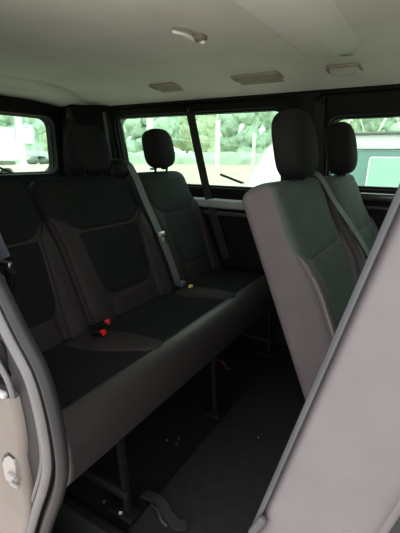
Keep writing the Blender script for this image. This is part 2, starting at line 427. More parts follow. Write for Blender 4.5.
# ------------------------------------------------------------------ seats
NS = 5.0
class Back:
    """one backrest; front plane x = x0 - k (z - z0)"""
    def __init__(s, y0, y1, x0, z0, k, h0, L, t=.12, taper=.05, bol=.028, R=.055, NS=5.0):
        s.yc = (y0 + y1) / 2; s.W = y1 - y0; s.o = Vector((x0, 0, z0)); n = math.sqrt(1 + k * k)
        s.up = Vector((-k, 0, 1)) / n; s.fw = Vector((1, 0, k)) / n
        s.h0 = h0; s.L = L; s.t = t; s.taper = taper; s.bol = bol; s.R = R; s.NS = NS
    def hw(s, v): return s.W / 2 * (1 - s.taper * max(0, v) ** 2)
    def bump(s, u, v):
        a = abs(u)
        b = s.bol * sstep(.42, .80, a) * (1 - sstep(.50, .80, v)) * sstep(-.15, .08, v)
        lum = .010 * math.exp(-((v - .22) / .16) ** 2) * (1 - sstep(.3, .6, a))
        return b + lum
    def P(s, y, d, h): return s.o + Vector((0, s.yc + y, 0)) + s.up * h + s.fw * d
    def dfront(s, u, v):
        dd = max(0.0, 1 - abs(u) ** s.NS) ** (1 / s.NS)
        return -s.t / 2 + s.t / 2 * dd, s.bump(u, v) * sstep(0, .5 ** (1 / s.NS), dd)
    def surf(s, u, v, off=0):
        d = sum(s.dfront(u, v))
        h = lerp(s.h0, s.L, v)
        top = sstep(.90, 1.0, v)
        return s.P(u * s.hw(v), d + off - top * s.R * .5, h)
    def body(s, m, parent, m_up=None, v_up=.68, front_only=False):
        bm = bmesh.new(); rows = []
        def ring(v, h, e, et):
            r = []
            us = .5 ** (1 / s.NS)
            loop = [(-us + 2 * us * j / 48, 1) for j in range(49)]
            side = [us - 2 * us * j / 10 for j in range(1, 10)]
            for u, sg in loop:
                a, bb = s.dfront(u, v); r.append(s.P(u * (s.hw(v) - e), (a + s.t / 2) * (1 - et / (s.t / 2)) - s.t / 2 + bb, h))
            def sidept(k, dd):
                u = k * max(0.0, 1 - abs(dd) ** s.NS) ** (1 / s.NS)
                bb = s.bump(u, v) * sstep(0, us, dd) if dd > 0 else 0
                r.append(s.P(u * (s.hw(v) - e), -s.t / 2 + (s.t / 2 - et) * dd + bb, h))
            for dd in side: sidept(1, dd)
            for j in range(25):
                u = us - 2 * us * j / 24; dd = (1 - abs(u) ** s.NS) ** (1 / s.NS); r.append(s.P(u * (s.hw(v) - e), -s.t / 2 - (s.t / 2 - et) * dd, h))
            for dd in reversed(side): sidept(-1, dd)
            rows.append(r)
        for i in range(4):
            a = math.radians(30 * i); ring(0, s.h0 + .03 * (1 - math.sin(a)) * 0 + .03 * (1 - math.cos(math.radians(90 - 30 * i))) * 0 + .0 + .03 * (math.sin(a) - 1) + .03, .03 * (1 - math.cos(PI / 2 - a)) if i < 3 else 0, .03 * (1 - math.cos(PI / 2 - a)) if i < 3 else 0)
        n = 60
        for i in range(1, n + 1):
            h = lerp(s.h0 + .03, s.L - s.R, i / n); ring((h - s.h0) / (s.L - s.h0), h, 0, 0)
        for i in range(1, 8):
            a = PI / 2 * i / 7; h = s.L - s.R + s.R * math.sin(a); e = s.R * (1 - math.cos(a))
            ring((h - s.h0) / (s.L - s.h0), h, e, e * .5 * s.t / s.R * .9)
        add_grid(bm, rows, True, True, True)
        o = from_bm('backrest', bm, m, parent, sharp=0)
        if m_up:
            o.data.materials.append(m_up)
            zu = s.P(0, 0, lerp(s.h0, s.L, v_up)).z
            for p in o.data.polygons:
                if p.center.z > zu and (not front_only or (abs(p.normal.y) < .75 and p.normal.dot(s.fw) > -.2)): p.material_index = 1
        return o
    def patch(s, name, m, parent, ulo, uhi, v0, v1, off=.006, p=14, ns=28, nt=48, rnd=10, square_top=False):
        bm = bmesh.new(); R = []
        for i in range(nt + 1):
            t = i / nt; tt = .5 - .5 * math.cos(PI * t); v = lerp(v0, v1, tt); q = abs(2 * tt - 1); q = q if not (square_top and tt > .5) else q * .0
            qe = abs(2 * tt - 1)
            sh = max(.02, (1 - q ** rnd)) ** (1 / rnd) if q < 1 else .55
            a, b = ulo(v), uhi(v); c = (a + b) / 2; w = (b - a) / 2 * sh
            row = []
            for j in range(ns + 1):
                ss = math.sin(PI / 2 * (2 * j / ns - 1)); u = max(-.985, min(.985, c + w * ss))
                ee = max(abs(ss), qe) ** p
                row.append(s.surf(u, v, off * (1 - ee) - .002 * ee))
            R.append(row)
        add_grid(bm, R); return from_bm(name, bm, m, parent, sharp=0)
    def piping(s, name, m, parent, uf, v0, v1, r=.0022, off=.003):
        bm = bmesh.new(); tube(bm, [s.surf(uf(lerp(v0, v1, i / 20)), lerp(v0, v1, i / 20), off) for i in range(21)], r, 6)
        return from_bm(name, bm, m, parent)
    def headrest(s, parent, m, y=0, w=.205, t=.10, hh=.20, gap=.025, fd=.0, bright=None):
        M4 = Matrix.Rotation(0, 4, 'Y')
        c = s.P(y, -s.t / 2 + fd, s.L + gap + hh / 2)
        def warp(p):
            f = 1 - .10 * max(0, p.z / hh + .1) ** 1.0 - .10 * max(0, -p.z / hh - .25)
            return Vector((p.x + .012 * math.cos(p.y / w * 2.4) - .02 * (p.z / hh) ** 2 + .012 * sstep(0, .4, p.z / hh) * 0, p.y * f, p.z))
        # nearly upright pad
        tilt = Matrix.Rotation(math.atan2(s.up.x, s.up.z) * .55, 4, 'Y')
        bm = bmesh.new(); superq(bm, c, (t, w, hh), 3.2, 3.4, 18, 32, warp, tilt)
        h = from_bm('headrest', bm, m, parent, sharp=0)
        for k in (-1, 1):
            bm = bmesh.new()
            a = s.P(y + k * .05, -s.t / 2 + fd * .5, s.L - .03); b_ = s.P(y + k * .05, -s.t / 2 + fd, s.L + gap + .03)
            tube(bm, [a, b_], .006, 10); from_bm('post', bm, bright or M['black'], h)
            bm = bmesh.new(); rbox(bm, s.P(y + k * .05, -s.t / 2 + fd * .5, s.L + .004), (.022, .026, .010), .004, 2)
            from_bm('guide', bm, M['steel'] if gap < -.01 else M['black_plastic'], h)
        return h
    def dress(s, parent, body_m, top_m, cen_m, bol_m, w0=.50, w1=.66, seam_v=.62, bol_top=.74, outer=.965, low=.19, m_up=None, tw=.95, front_only=False):
        b = s.body(body_m, parent, m_up, bol_top - .03, front_only)
        c = lambda v: lerp(w0, w1, min(1.1, v / seam_v))
        wt = lambda v: lerp(w1, tw, sstep(seam_v, bol_top + .02, v))
        s.patch('top_panel', top_m, b, lambda v: -wt(v), wt, seam_v + .004, .975, .006, rnd=7)
        s.patch('center_panel', cen_m, b, lambda v: -c(v), c, low, seam_v - .004, .007, rnd=5, square_top=True)
        s.patch('lower_panel', bol_m, b, lambda v: -w0 + .02, lambda v: w0 - .02, -.02, low - .008, .004, rnd=9)
        for k in (-1, 1):
            lo = lambda v: c(v) + .025 + (.9 - w1) * sstep(seam_v - .01, bol_top, v)
            hi = lambda v: outer
            if k > 0: s.patch('bolster', bol_m, b, lo, hi, .0, bol_top, .008, rnd=6)
            else: s.patch('bolster', bol_m, b, lambda v: -hi(v), lambda v: -lo(v), .0, bol_top, .008, rnd=6)
        return b

def cushion_bm(prof, y0, y1, R=.035, n=30, wave=None):
    """prof: closed (x,z) outline; rounded ends"""
    bm = bmesh.new(); rows = []
    cx = sum(p[0] for p in prof) / len(prof); cz = sum(p[1] for p in prof) / len(prof)
    def ring(y, e):
        r = []
        for x, z in prof:
            dx, dz = x - cx, z - cz; l = math.hypot(dx, dz)
            f = max(.1, 1 - e / min(l, .14))
            w = wave(x, y, z) if wave else 0
            r.append(Vector((cx + dx * (1 - e / .45 if abs(dx) > .1 else 1), y, cz + dz * f + w)))
        rows.append(r)
    for i in range(7):
        a = PI / 2 * i / 6; ring(y0 + R * (1 - math.sin(a)), R * (1 - math.cos(PI / 2 - a)) if i < 6 else 0)
    for i in range(1, n): ring(lerp(y0 + R, y1 - R, i / n), 0)
    for i in range(7):
        a = PI / 2 * (1 - i / 6); ring(y1 - R * (1 - math.sin(a)), R * (1 - math.cos(PI / 2 - a)) if i > 0 else 0)
    add_grid(bm, rows, True, True, True); return bm
def rprof(pts, n=6): 
    return [(p.x, p.y) for p in catmull([(x, z, 0) for x, z in pts] + [(pts[0][0], pts[0][1], 0)], n)][:-1]

# rear three-seat bench -----------------------------------------------------
bench = thing('bench_seat', (-.9, 1.2, 0), 'long dark three-seat bench with charcoal centres running across the back of the van', 'bench seat')
BP = rprof([(-1.12, .30), (-1.13, .40), (-1.05, .432), (-.92, .432), (-.80, .440), (-.715, .440), (-.668, .415), (-.648, .36), (-.650, .305), (-.70, .285), (-.90, .285)], 5)
def bwave(x, y, z):
    if z < .42: return 0
    g = 0
    for yc in (.90, 1.46): g += .010 * math.exp(-((y - yc) / .06) ** 2) * sstep(-.66, -.74, x)
    return g - .004
bm = cushion_bm(BP, .450, 1.945, .03, 60, bwave)
cu = from_bm('cushion', bm, M['dark_fabric'], bench, sharp=0)
# lower front band of the cushion in plain upholstery
fb = [(-.715, .4475), (-.672, .430), (-.641, .385), (-.638, .33), (-.648, .288), (-.68, .276), (-.70, .282), (-.66, .30), (-.655, .36), (-.675, .408), (-.706, .436)]
bm = cushion_bm(rprof(fb, 4), .452, 1.942, .004, 40)
from_bm('front_band', bm, M['vinyl_front'], cu, sharp=0)
# raised wedge panels between the seat places
def ztop(x, y):
    return (.4335 + .008 * sstep(-.98, -.78, x) - .026 * sstep(-.725, -.655, x) * 1.0) + bwave(x, y, .44)
def wedge(name, outline, m):
    bm = bmesh.new(); R = []
    for x, ya, yb in outline:
        row = []
        for j in range(13):
            s_ = math.sin(PI / 2 * (2 * j / 12 - 1)); y = lerp(ya, yb, (s_ + 1) / 2)
            row.append(Vector((x, y, ztop(x, y) + .008 * (1 - abs(s_) ** 6) - .006 * abs(s_) ** 6)))
        R.append(row)
    add_grid(bm, R); return from_bm(name, bm, m, cu, sharp=0)
def interp_outline(keys, n=22):
    out = []
    for i in range(n + 1):
        x = lerp(keys[0][0], keys[-1][0], i / n)
        for a, b in zip(keys, keys[1:]):
            if a[0] - 1e-9 <= x <= b[0] + 1e-9:
                t = (x - a[0]) / (b[0] - a[0]); out.append((x, lerp(a[1], b[1], t), lerp(a[2], b[2], t))); break
    return out
wedge('divider_panel', interp_outline([(-1.0, .772, .88), (-.94, .785, .93), (-.86, .805, .955), (-.78, .835, .96), (-.72, .865, .965), (-.695, .89, .955), (-.682, .925, .935)]), M['vinyl_dark'])
wedge('divider_panel', interp_outline([(-.97, 1.39, 1.47), (-.90, 1.385, 1.52), (-.80, 1.395, 1.53), (-.73, 1.41, 1.525), (-.69, 1.44, 1.515), (-.675, 1.475, 1.495)]), M['vinyl_dark'])

kb = .45
bk_n = Back(.482, .915, -1.03, .43, kb, -.04, .605)
bk_m = Back(.920, 1.462, -1.03, .43, kb, -.04, .605)
bk_f = Back(1.475, 1.955, -1.03, .43, kb, -.04, .610, taper=.07)
for bk, top, cen, bol in ((bk_n, 'dark_fabric', 'dark_fabric', 'vinyl_dark'), (bk_m, 'dark_fabric', 'dark_fabric', 'vinyl_dark'), (bk_f, 'lit_fabric', 'lit_fabric', 'vinyl_dark')):
    b = bk.dress(bench, M['vinyl_dark'], M[top], M[cen], M[bol], m_up=M[top])
    if bk is not bk_n: bk.headrest(b, M['headrest'], y=.0 if bk is bk_f else .045, fd=.085 if bk is bk_f else .065, gap=-.004, hh=.20)
# belt outlet hump on the middle backrest's shoulder
bm = bmesh.new(); superq(bm, (-1.315, 1.40, .985), (.11, .14, .10), 2.6, 2.6)
from_bm('belt_outlet', bm, M['black_plastic'], bench)
# steel floor frame
for y in (.66, 1.20, 1.80):
    bm = bmesh.new()
    sweep(bm, [(-.655, y, .30), (-.645, y + .01, .02)], [(-.009, -.008), (.009, -.008), (.009, .008), (-.009, .008)])
    rbox(bm, (-.66, y + .01, .018), (.09, .05, .02), .004, 2)
    from_bm('leg', bm, M['black'], bench)
    bm = bmesh.new()
    sweep(bm, [(-1.10, y, .30), (-1.02, y, .02)], [(-.009, -.008), (.009, -.008), (.009, .008), (-.009, .008)])
    rbox(bm, (-1.02, y, .014), (.09, .05, .02), .004, 2)
    from_bm('leg', bm, M['black'], bench)
bm = bmesh.new()
for x in (-.72, -1.04): rbox(bm, (x, 1.21, .275), (.035, 1.38, .03), .006, 2)
rbox(bm, (-.86, .66, .10), (.46, .02, .03), .005, 2); rbox(bm, (-.86, 1.8, .10), (.46, .02, .03), .005, 2)
from_bm('frame_rail', bm, M['black'], bench)
for p, r in (((-.755, .715, .022), .008), ((-.735, .66, .022), .006), ((-.66, .655, .032), .010), ((-.70, .70, .030), .007), ((-.69, .99, .012), .005), ((-.70, 1.02, .012), .005), ((-.72, .97, .03), .004)):
    bm = bmesh.new(); bmesh.ops.create_cone(bm, cap_ends=True, segments=6, radius1=r, radius2=r * .8, depth=r * 1.1, matrix=Matrix.Translation(p))
    bmesh.ops.translate(bm, verts=bm.verts, vec=(0, 0, 0)); from_bm('bolt', bm, M['steel'], bench, smooth=False)

# middle-row pair -------------------------------------------------------------
pair = thing('double_seat', (.0, 1.41, 0), 'pair of joined grey-green passenger seats with black headrests facing forward in the middle row', 'seat')
kp = .405
pn = Back(.95, 1.405, -.130, .43, kp, -.07, .612, t=.108, taper=.01, bol=.03, R=.032, NS=14)
pf = Back(1.425, 1.885, -.100, .43, kp, -.07, .610, t=.105, taper=.06, bol=.03, R=.036, NS=12)
for bk in (pn, pf):
    b = bk.dress(pair, M['vinyl_mid'], M['teal_fabric'], M['teal_fabric'], M['vinyl_mid'], w0=.42, w1=.78, seam_v=.64, bol_top=.70, tw=.985, outer=.985, low=.05, m_up=M['teal_fabric'], front_only=True)
    bk.headrest(b, M['headrest'], fd=.062, bright=M['black'], gap=-.012)
    for k in (-1, 1):
        bk.piping('piping', M['seam'], b, lambda v, k=k: k * .97, .30, .60)
PP = rprof([(-.20, .30), (-.21, .42), (-.12, .455), (.0, .455), (.16, .465), (.25, .45), (.285, .40), (.28, .32), (.20, .29), (.0, .29)], 5)
from_bm('cushion', cushion_bm(PP, .95, 1.885, .03, 30), M['teal_fabric'], pair, sharp=0)
for y in (1.05, 1.42, 1.80):
    bm = bmesh.new(); rbox(bm, (.03, y, .15), (.34, .04, .30), .01, 2); rbox(bm, (.03, y, .012), (.42, .07, .022), .005, 2)
    from_bm('leg', bm, M['black'], pair)

# near folding seat, backrest tipped forward ------------------------------------
fold = thing('folding_seat', (.05, .70, 0), 'large pale grey side of a single seat tipped forward, right beside the open doorway', 'seat')
kn = -.257
nn = math.sqrt(1 + kn * kn)
x_front = -.182 + .154 * nn
fs = Back(.47, .92, x_front, .43, kn, -.06, .63, t=.154, taper=.01, bol=.0, R=.06, NS=16)
b = fs.dress(fold, M['vinyl_side'], M['teal_fabric'], M['teal_fabric'], M['vinyl_side'], w0=.45, w1=.7, low=.05, bol_top=.72)
fs.headrest(b, M['headrest'], bright=M['steel'])
# thin hard shell on its rear face with rolled rim
bm = bmesh.new(); rows = []
for i in range(25):
    h = lerp(-.045, .60, i / 24); rows.append([fs.P(a * fs.hw(.5) + q, d, h) for a, q, d in ((-1, -.001, -.151), (-1, -.0015, -.154), (-1, .002, -.158), (-.9, 0, -.160), (.9, 0, -.160), (1, -.002, -.158), (1, .003, -.152), (1, .002, -.146), (.97, 0, -.150), (-.97, 0, -.150))])
add_grid(bm, rows, True, True, True)
sh = from_bm('rear_shell', bm, M['shell'], b); sh['label'] = 'darker grey shell along the rear edge'
bm = bmesh.new(); rbox(bm, fs.P(-fs.hw(0) - .006, -.150, .008), (.014, .014, .05), .006, 3, Matrix.Rotation(math.radians(24), 3, 'Y'))
from_bm('release_lever', bm, M['shell'], fold)
from_bm('cushion', cushion_bm([(x + .08, z - .03) for x, z in PP], .475, .915, .03, 20), M['vinyl_side'], fold, sharp=0)
for y in (.66, .86):
    bm = bmesh.new(); rbox(bm, (.10, y, .14), (.30, .035, .28), .01, 2); rbox(bm, (.10, y, .012), (.36, .06, .022), .005, 2)
    from_bm('leg', bm, M['black'], fold)

# ------------------------------------------------------------------ seat belts
def belt_thing(loc, label): return thing('seat_belt', loc, label, 'seat belt', 'seat belts')
# middle-of-bench belt: from the shoulder outlet down along the backrest
def onback(bk, y, h, off=.012): return bk.o + Vector((0, y, 0)) + bk.up * h + bk.fw * off
t = belt_thing((-1.0, 1.46, .44), 'grey belt with a steel tongue between the middle and far bench backrests')
bm = bmesh.new()
pth = catmull([(-1.335, 1.43, 1.015), (-1.275, 1.445, 1.012), onback(bk_m, 1.46, .555, .022), onback(bk_m, 1.465, .45, .022), onback(bk_m, 1.465, .30, .034), onback(bk_m, 1.465, .15, .040), onback(bk_m, 1.463, .03, .040)], 6)
strap(bm, pth, .046, .0018, Vector((1, 0, .45)))
from_bm('strap', bm, M['belt'], t)
bm = bmesh.new(); q = onback(bk_m, 1.465, .262, .042); rbox(bm, q, (.012, .056, .028), .004, 2, Matrix.Rotation(-.42, 3, 'Y'))
rbox(bm, q + Vector((.006, .004, -.026)), (.008, .026, .036), .003, 2, Matrix.Rotation(-.42, 3, 'Y'))
from_bm('tongue', bm, M['steel'], t)
bm = bmesh.new(); rbox(bm, (-.985, 1.455, .462), (.05, .04, .026), .008, 3); from_bm('lower_buckle', bm, M['shell'], t)
bm = bmesh.new(); rbox(bm, (-.925, 1.455, .4585), (.016, .022, .012), .003, 2); from_bm('tag', bm, M['yellow'], t)
# belt hanging in front of the far side window
t = belt_thing((-1.0, 1.93, .44), 'dark belt hanging in front of the far side window behind the bench')
bm = bmesh.new()
strap(bm, [(-1.205, 1.885, 1.285), (-1.17, 1.905, 1.1), (-1.125, 1.935, .87), (-1.07, 1.94, .70), (-1.0, 1.965, .47)], .044, .0018, Vector((.5, -.85, 0)))
from_bm('strap', bm, M['belt_dark'], t)
bm = bmesh.new(); rbox(bm, (-1.205, 1.893, 1.287), (.05, .022, .03), .006, 3); from_bm('upper_guide', bm, M['black_plastic'], t)
bm = bmesh.new(); superq(bm, (-1.21, 1.878, 1.287), (.010, .006, .010), 2, 2, 8, 12); from_bm('guide_bolt', bm, M['steel'], t)
# near bench belt at the outboard edge
t = belt_thing((-.80, .50, .75), 'blue-grey belt with a steel tongue at the end of the bench nearest the doorway')
bm = bmesh.new(); strap(bm, catmull([(-1.0, .47, 1.10), (-.93, .49, .99), (-.888, .50, .92), (-.862, .50, .86), (-.836, .50, .815)], 5), .046, .0018, Vector((.6, -.8, 0)))
from_bm('strap', bm, M['belt_blue'], t)
bm = bmesh.new(); rbox(bm, (-.806, .49, .812), (.040, .012, .014), .004, 2); from_bm('tongue', bm, M['steel'], t)
bm = bmesh.new(); rbox(bm, (-.795, .487, .775), (.030, .014, .062), .004, 2, Matrix.Rotation(.4, 3, 'Y')); from_bm('stop', bm, M['black_plastic'], t)
bm = bmesh.new(); tube(bm, [(-.800, .476, .79), (-.784, .476, .757)], .0022, 6); tube(bm, [(-.805, .476, .766), (-.784, .476, .757)], .0018, 6); from_bm('clip_edge', bm, M['steel'], t)
# middle-row belt
t = belt_thing((-.15, 1.45, .6), 'grey-green belt running down between the two joined middle-row seats')
bm = bmesh.new()
strap(bm, catmull([(-.42, 1.40, .965), (-.395, 1.395, .992), (-.355, 1.40, .985), (-.30, 1.42, .90), (-.215, 1.43, .79), (-.135, 1.44, .67), (-.04, 1.45, .50)], 6), .046, .0018, Vector((1, -.1, .6)))
from_bm('strap', bm, M['belt'], t)
bm = bmesh.new(); superq(bm, (-.405, 1.395, .965), (.10, .09, .06), 3, 3, 10, 20); from_bm('shoulder_outlet', bm, M['black_plastic'], t)
# pillar cover edge line (loose belt on the middle pillar)
t = belt_thing((-.50, 1.87, 1.0), 'dark belt lying flat down the pillar between the two far side windows')
bm = bmesh.new(); strap(bm, [(-.505, 1.872, 1.29), (-.50, 1.885, 1.15), (-.49, 1.915, .95), (-.48, 1.935, .80)], .044, .0018, Vector((.3, -1, 0)))
from_bm('strap', bm, M['belt_dark'], t)
bm = bmesh.new(); rbox(bm, (-.505, 1.88, 1.295), (.05, .02, .03), .006, 3); from_bm('upper_guide', bm, M['black_plastic'], t)

# red-buttoned buckles on the divider panel
for i, (x, y, a, lab) in enumerate(((-.945, .905, .5, 'upright red-topped belt buckle on the bench divider, nearer the backrest'), (-.925, .862, .25, 'lying red-topped belt buckle on the bench divider, nearer the doorway'))):
    t = thing('belt_buckle', (x, y, .446), lab, 'buckle', 'red-topped buckles on the bench')
    Rm = Matrix.Rotation(a, 3, 'Z') @ Matrix.Rotation(-.35 if i == 0 else -.1, 3, 'Y')
    z = .472 if i == 0 else .460
    bm = bmesh.new(); rbox(bm, (x, y, z), (.046, .026, .017), .005, 3, Rm); from_bm('body', bm, M['black_plastic'], t)
    bm = bmesh.new(); rbox(bm, Vector((x, y, z)) + Rm @ Vector((.018, 0, .002)), (.016, .023, .018), .004, 2, Rm); from_bm('button', bm, M['red'], t)

# ------------------------------------------------------------------ ceiling fittings
t = thing('ceiling_fitting', (-.715, 1.13, 1.41), 'small fitting in the middle of the ceiling, its curved glare built as a white strip', 'hook')
HK = catmull([(-.729, 1.043, 1.395), (-.706, 1.061, 1.395), (-.704, 1.105, 1.395), (-.728, 1.16, 1.397)], 8)
HK = [HK[round(i * (len(HK) - 1) / 16)] for i in range(17)]
bm = bmesh.new(); rows = []
for i in range(17):
    s_ = i / 16; w = .0075 * math.sin(PI * min(1, .06 + s_ * .90)) ** .7 + .001
    p = HK[i]; q = HK[min(i + 1, 16)] - HK[max(i - 1, 0)]; n = Vector((-q.y, q.x, 0)).normalized()
    c = p + Vector((0, 0, .004 - .006 * math.sin(PI * s_)))
    rows.append([c + n * (w * math.cos(k * PI / 4)) + Vector((0, 0, .005 * math.sin(k * PI / 4))) for k in range(8)])
add_grid(bm, rows, True, True, True); from_bm('glare_arc', bm, M['glare_white'], t)  # white strip stands for the curved glare on the fitting
bm = bmesh.new(); superq(bm, (-.712, 1.168, 1.410), (.05, .05, .022), 2.5, 2.5, 10, 18); from_bm('base', bm, M['headliner_dark'], t)
bm = bmesh.new(); superq(bm, (-.704, 1.176, 1.397), (.022, .016, .012), 2.5, 2.5, 10, 18); from_bm('glare_spot', bm, M['glare_white'], t)

def handle(px, wx, label, body, ya=1.69, yb=1.80):
    t = thing('handle_recess', (px, 1.73, 1.37), label, 'recess', 'ceiling handle recesses on the far side')
    def pt(x, y, d): return Vector((x, y, zc(x, y) - d))
    bm = bmesh.new(); R = []
    for i in range(17):
        s_ = math.sin(PI / 2 * (2 * i / 16 - 1)); row = []
        for j in range(11):
            q = math.sin(PI / 2 * (2 * j / 10 - 1)); e = max(abs(s_), abs(q)) ** 8
            row.append(pt(px + wx / 2 * s_, lerp(ya, yb, (q + 1) / 2), .007 * (1 - e) - .003 * e))
        R.append(row)
    add_grid(bm, R); from_bm('cover', bm, M[body], t, sharp=0)  # brown covers carry the shade of the recesses in their colour
    # dark rim for the shadow along the recess's upper edge
    bm = bmesh.new(); h = wx / 2
    sweep(bm, catmull([pt(px - h, ya + .07, -.002), pt(px - h + .004, ya + .01, .006), pt(px - h + .02, ya - .006, .010), pt(px, ya - .010, .012), pt(px + h - .02, ya - .006, .010), pt(px + h - .004, ya + .01, .006), pt(px + h, ya + .07, -.002)], 5), circ(.005, 8, .007), Vector((0, 0, 1)))
    from_bm('edge_shade', bm, M['headliner_dark'], t)
handle(-1.255, .15, 'small ceiling handle recess with its shade coloured brown-grey, above the far end of the rear bench', 'headliner_dark')
handle(-.755, .22, 'wide ceiling handle recess with its shade coloured brown-grey, right of the small one, before the middle pillar', 'headliner_dark')
handle(-.385, .125, 'short handle recess at the far end of the raised ceiling band', 'headliner')

t = thing('trim_clip', (-1.99, 1.78, 1.30), 'small grey clip high in the rear corner beside the rear window', 'clip')
bm = bmesh.new(); rbox(bm, (-2.0, 1.755, 1.300), (.03, .035, .06), .008, 3); rbox(bm, (-1.985, 1.758, 1.275), (.03, .05, .012), .004, 2)
from_bm('clip_body', bm, M['jamb'], t)

# ------------------------------------------------------------------ floor bits
t = thing('floor_anchor', (-.56, .73, .003), 'bent grey metal anchor bracket on the floor in front of the bench', 'bracket')
bm = bmesh.new()
sweep(bm, catmull([(-.655, .752, .012), (-.61, .75, .022), (-.57, .742, .020), (-.545, .728, .016), (-.50, .72, .012), (-.48, .735, .012)], 5), [(-.016, -.003), (.016, -.003), (.016, .003), (-.016, .003)], Vector((0, 0, 1)))
from_bm('bracket_strip', bm, M['jamb'], t)
bm = bmesh.new(); tube(bm, catmull([(-.60, .725, .024), (-.57, .715, .03), (-.545, .70, .022), (-.525, .70, .012)], 5), .005, 8); from_bm('hook', bm, M['jamb'], t)
t = thing('release_strap', (-.80, 1.59, .0), 'dull red strap lying on the floor under the far half of the bench', 'strap')
bm = bmesh.new(); strap(bm, catmull([(-.90, 1.62, .012), (-.86, 1.605, .02), (-.82, 1.60, .022), (-.79, 1.58, .014)], 5), .016, .002, Vector((0, 0, 1))); from_bm('webbing', bm, M['dark_red'], t)
bm = bmesh.new(); rbox(bm, (-.775, 1.572, .012), (.034, .012, .012), .003, 2, Matrix.Rotation(.5, 3, 'X')); from_bm('end_clip', bm, M['jamb'], t)
bm = bmesh.new(); superq(bm, (-.445, 1.19, .0062), (.007, .006, .005), 2.4, 2.4, 8, 10)
tag(from_bm('crumb', bm, M['white_plastic']), 'tiny white crumb on the dark floor mat', 'crumb')

# rear wiper, outside the tailgate glass
t = thing('rear_wiper', (-2.16, 1.3, .93), 'thin black wiper across the lower corner of the rear window', 'wiper')
bm = bmesh.new(); tube(bm, [(-2.165, 1.10, 1.075), (-2.165, 1.30, 1.0), (-2.165, 1.46, .935)], .006, 8); from_bm('arm', bm, M['black'], t)
bm = bmesh.new(); tube(bm, [(-2.158, 1.06, 1.055), (-2.158, 1.25, .985), (-2.158, 1.41, .925)], .006, 8); from_bm('blade', bm, M['black'], t)

# ------------------------------------------------------------------ outdoors
GZ = -.55
bm = bmesh.new()
add_grid(bm, [[Vector((-170 + 12 * i, -60 + 10 * j, GZ)) for i in range(25)] for j in range(26)])
tag(from_bm('ground', bm, M['pave']), kind='structure')

bm = bmesh.new(); rbox(bm, (-.5, -1.2, GZ + .01), (9.0, 7.0, .04), .01, 1)
tag(from_bm('bounce_slab', bm, M['bounce_slab'], smooth=False), kind='structure')  # unseen slab added to bounce pinkish light onto ceiling and seats

# white van parked alongside
VY = 7.0
van = thing('parked_van', (-.5, VY + .95, GZ), 'white van with blue-green side windows parked alongside, seen through the far windows', 'van')
prof = [(-3.55, GZ + .30), (-3.52, GZ + .78), (-3.32, .36), (-3.22, .50), (-2.88, 1.17), (-2.62, 1.42), (-2.2, 1.46), (1.6, 1.46), (1.72, 1.2), (1.74, GZ + .30)]
bm = bmesh.new()
def vrow(y, e, s): 
    return [Vector((lerp(x, -.9, e), y + (s * .16 * max(0, z - .45) ), z - e * .1)) for x, z in prof]
add_grid(bm, [vrow(VY + .04, .02, 1), vrow(VY, 0, 1), vrow(VY + 1.9, 0, -1), vrow(VY + 1.86, .02, -1)], True, True, True)
bd = from_bm('body', bm, M['white_paint'], van, sharp=25)
def vside(x, z, d): return Vector((x, VY + .16 * max(0, z - .45) - d, z))
bm = bmesh.new()
for z0, z1 in ((1.40, 1.44), (1.165, 1.19)):
    add_grid(bm, [[vside(-2.3, z0, .006), vside(1.6, z0, .006)], [vside(-2.3, z0, .03), vside(1.6, z0, .03)], [vside(-2.3, z1, .03), vside(1.6, z1, .03)], [vside(-2.3, z1, .006), vside(1.6, z1, .006)]])
from_bm('gutter', bm, M['grey_trim'], bd)
for nm, h, m in (('side_window', (-2.35, -1.75, .50, 1.14), 'van_glass'), ('side_window', (-1.62, 1.5, .46, 1.16), 'van_glass')):
    w = from_bm(nm, pane_bm(h, .06, vside, .0, .010), M[m], van, sharp=30)
w2 = from_bm('sliding_pane', pane_bm((-1.02, .9, .50, 1.065), .05, vside, .010, .016), M['van_glass_pale'], w, sharp=30)
from_bm('pane_rim', frame_bm((-1.02, .9, .50, 1.065), .05, lambda x, z, d: vside(x, z, .014 + d), .02, .01), M['white_paint'], w2)
bm = bmesh.new()
A = [(-3.16, .56), (-2.80, 1.18)]
add_grid(bm, [[Vector((x - .03, y, z + .02)) for y in (VY + .25, VY + 1.65)] for x, z in A] + [[Vector((x + .0, y, z)) for y in (VY + .25, VY + 1.65)] for x, z in reversed(A)])
from_bm('windscreen', bm, M['van_glass'], van)
for x in (-2.85, .9):
    for y in (VY + .12, VY + 1.78):
        bm = bmesh.new(); bmesh.ops.create_cone(bm, cap_ends=True, segments=28, radius1=.32, radius2=.32, depth=.2, matrix=Matrix.Translation((x, y, GZ + .32)) @ Matrix.Rotation(PI / 2, 4, 'X'))
        from_bm('wheel', bm, M['tyre'], van)
# dark radio aerial / stick beside the van
t = thing('leaning_stick', (-2.66, 6.2, GZ), 'thin dark stick leaning beside the nose of the parked white van', 'stick')
bm = bmesh.new(); p0, p1 = Vector((-3.32, 6.2, .74)), Vector((-2.86, 6.2, .60))
rows = []
tube(bm, [p0, p0.lerp(p1, .5), p1], .022, 8); from_bm('rod', bm, M['black'], t)
bm = bmesh.new(); tube(bm, [p1, (-2.87, 6.2, .3), (-2.87, 6.2, GZ)], .03, 8); from_bm('stake', bm, M['white_paint'], t)

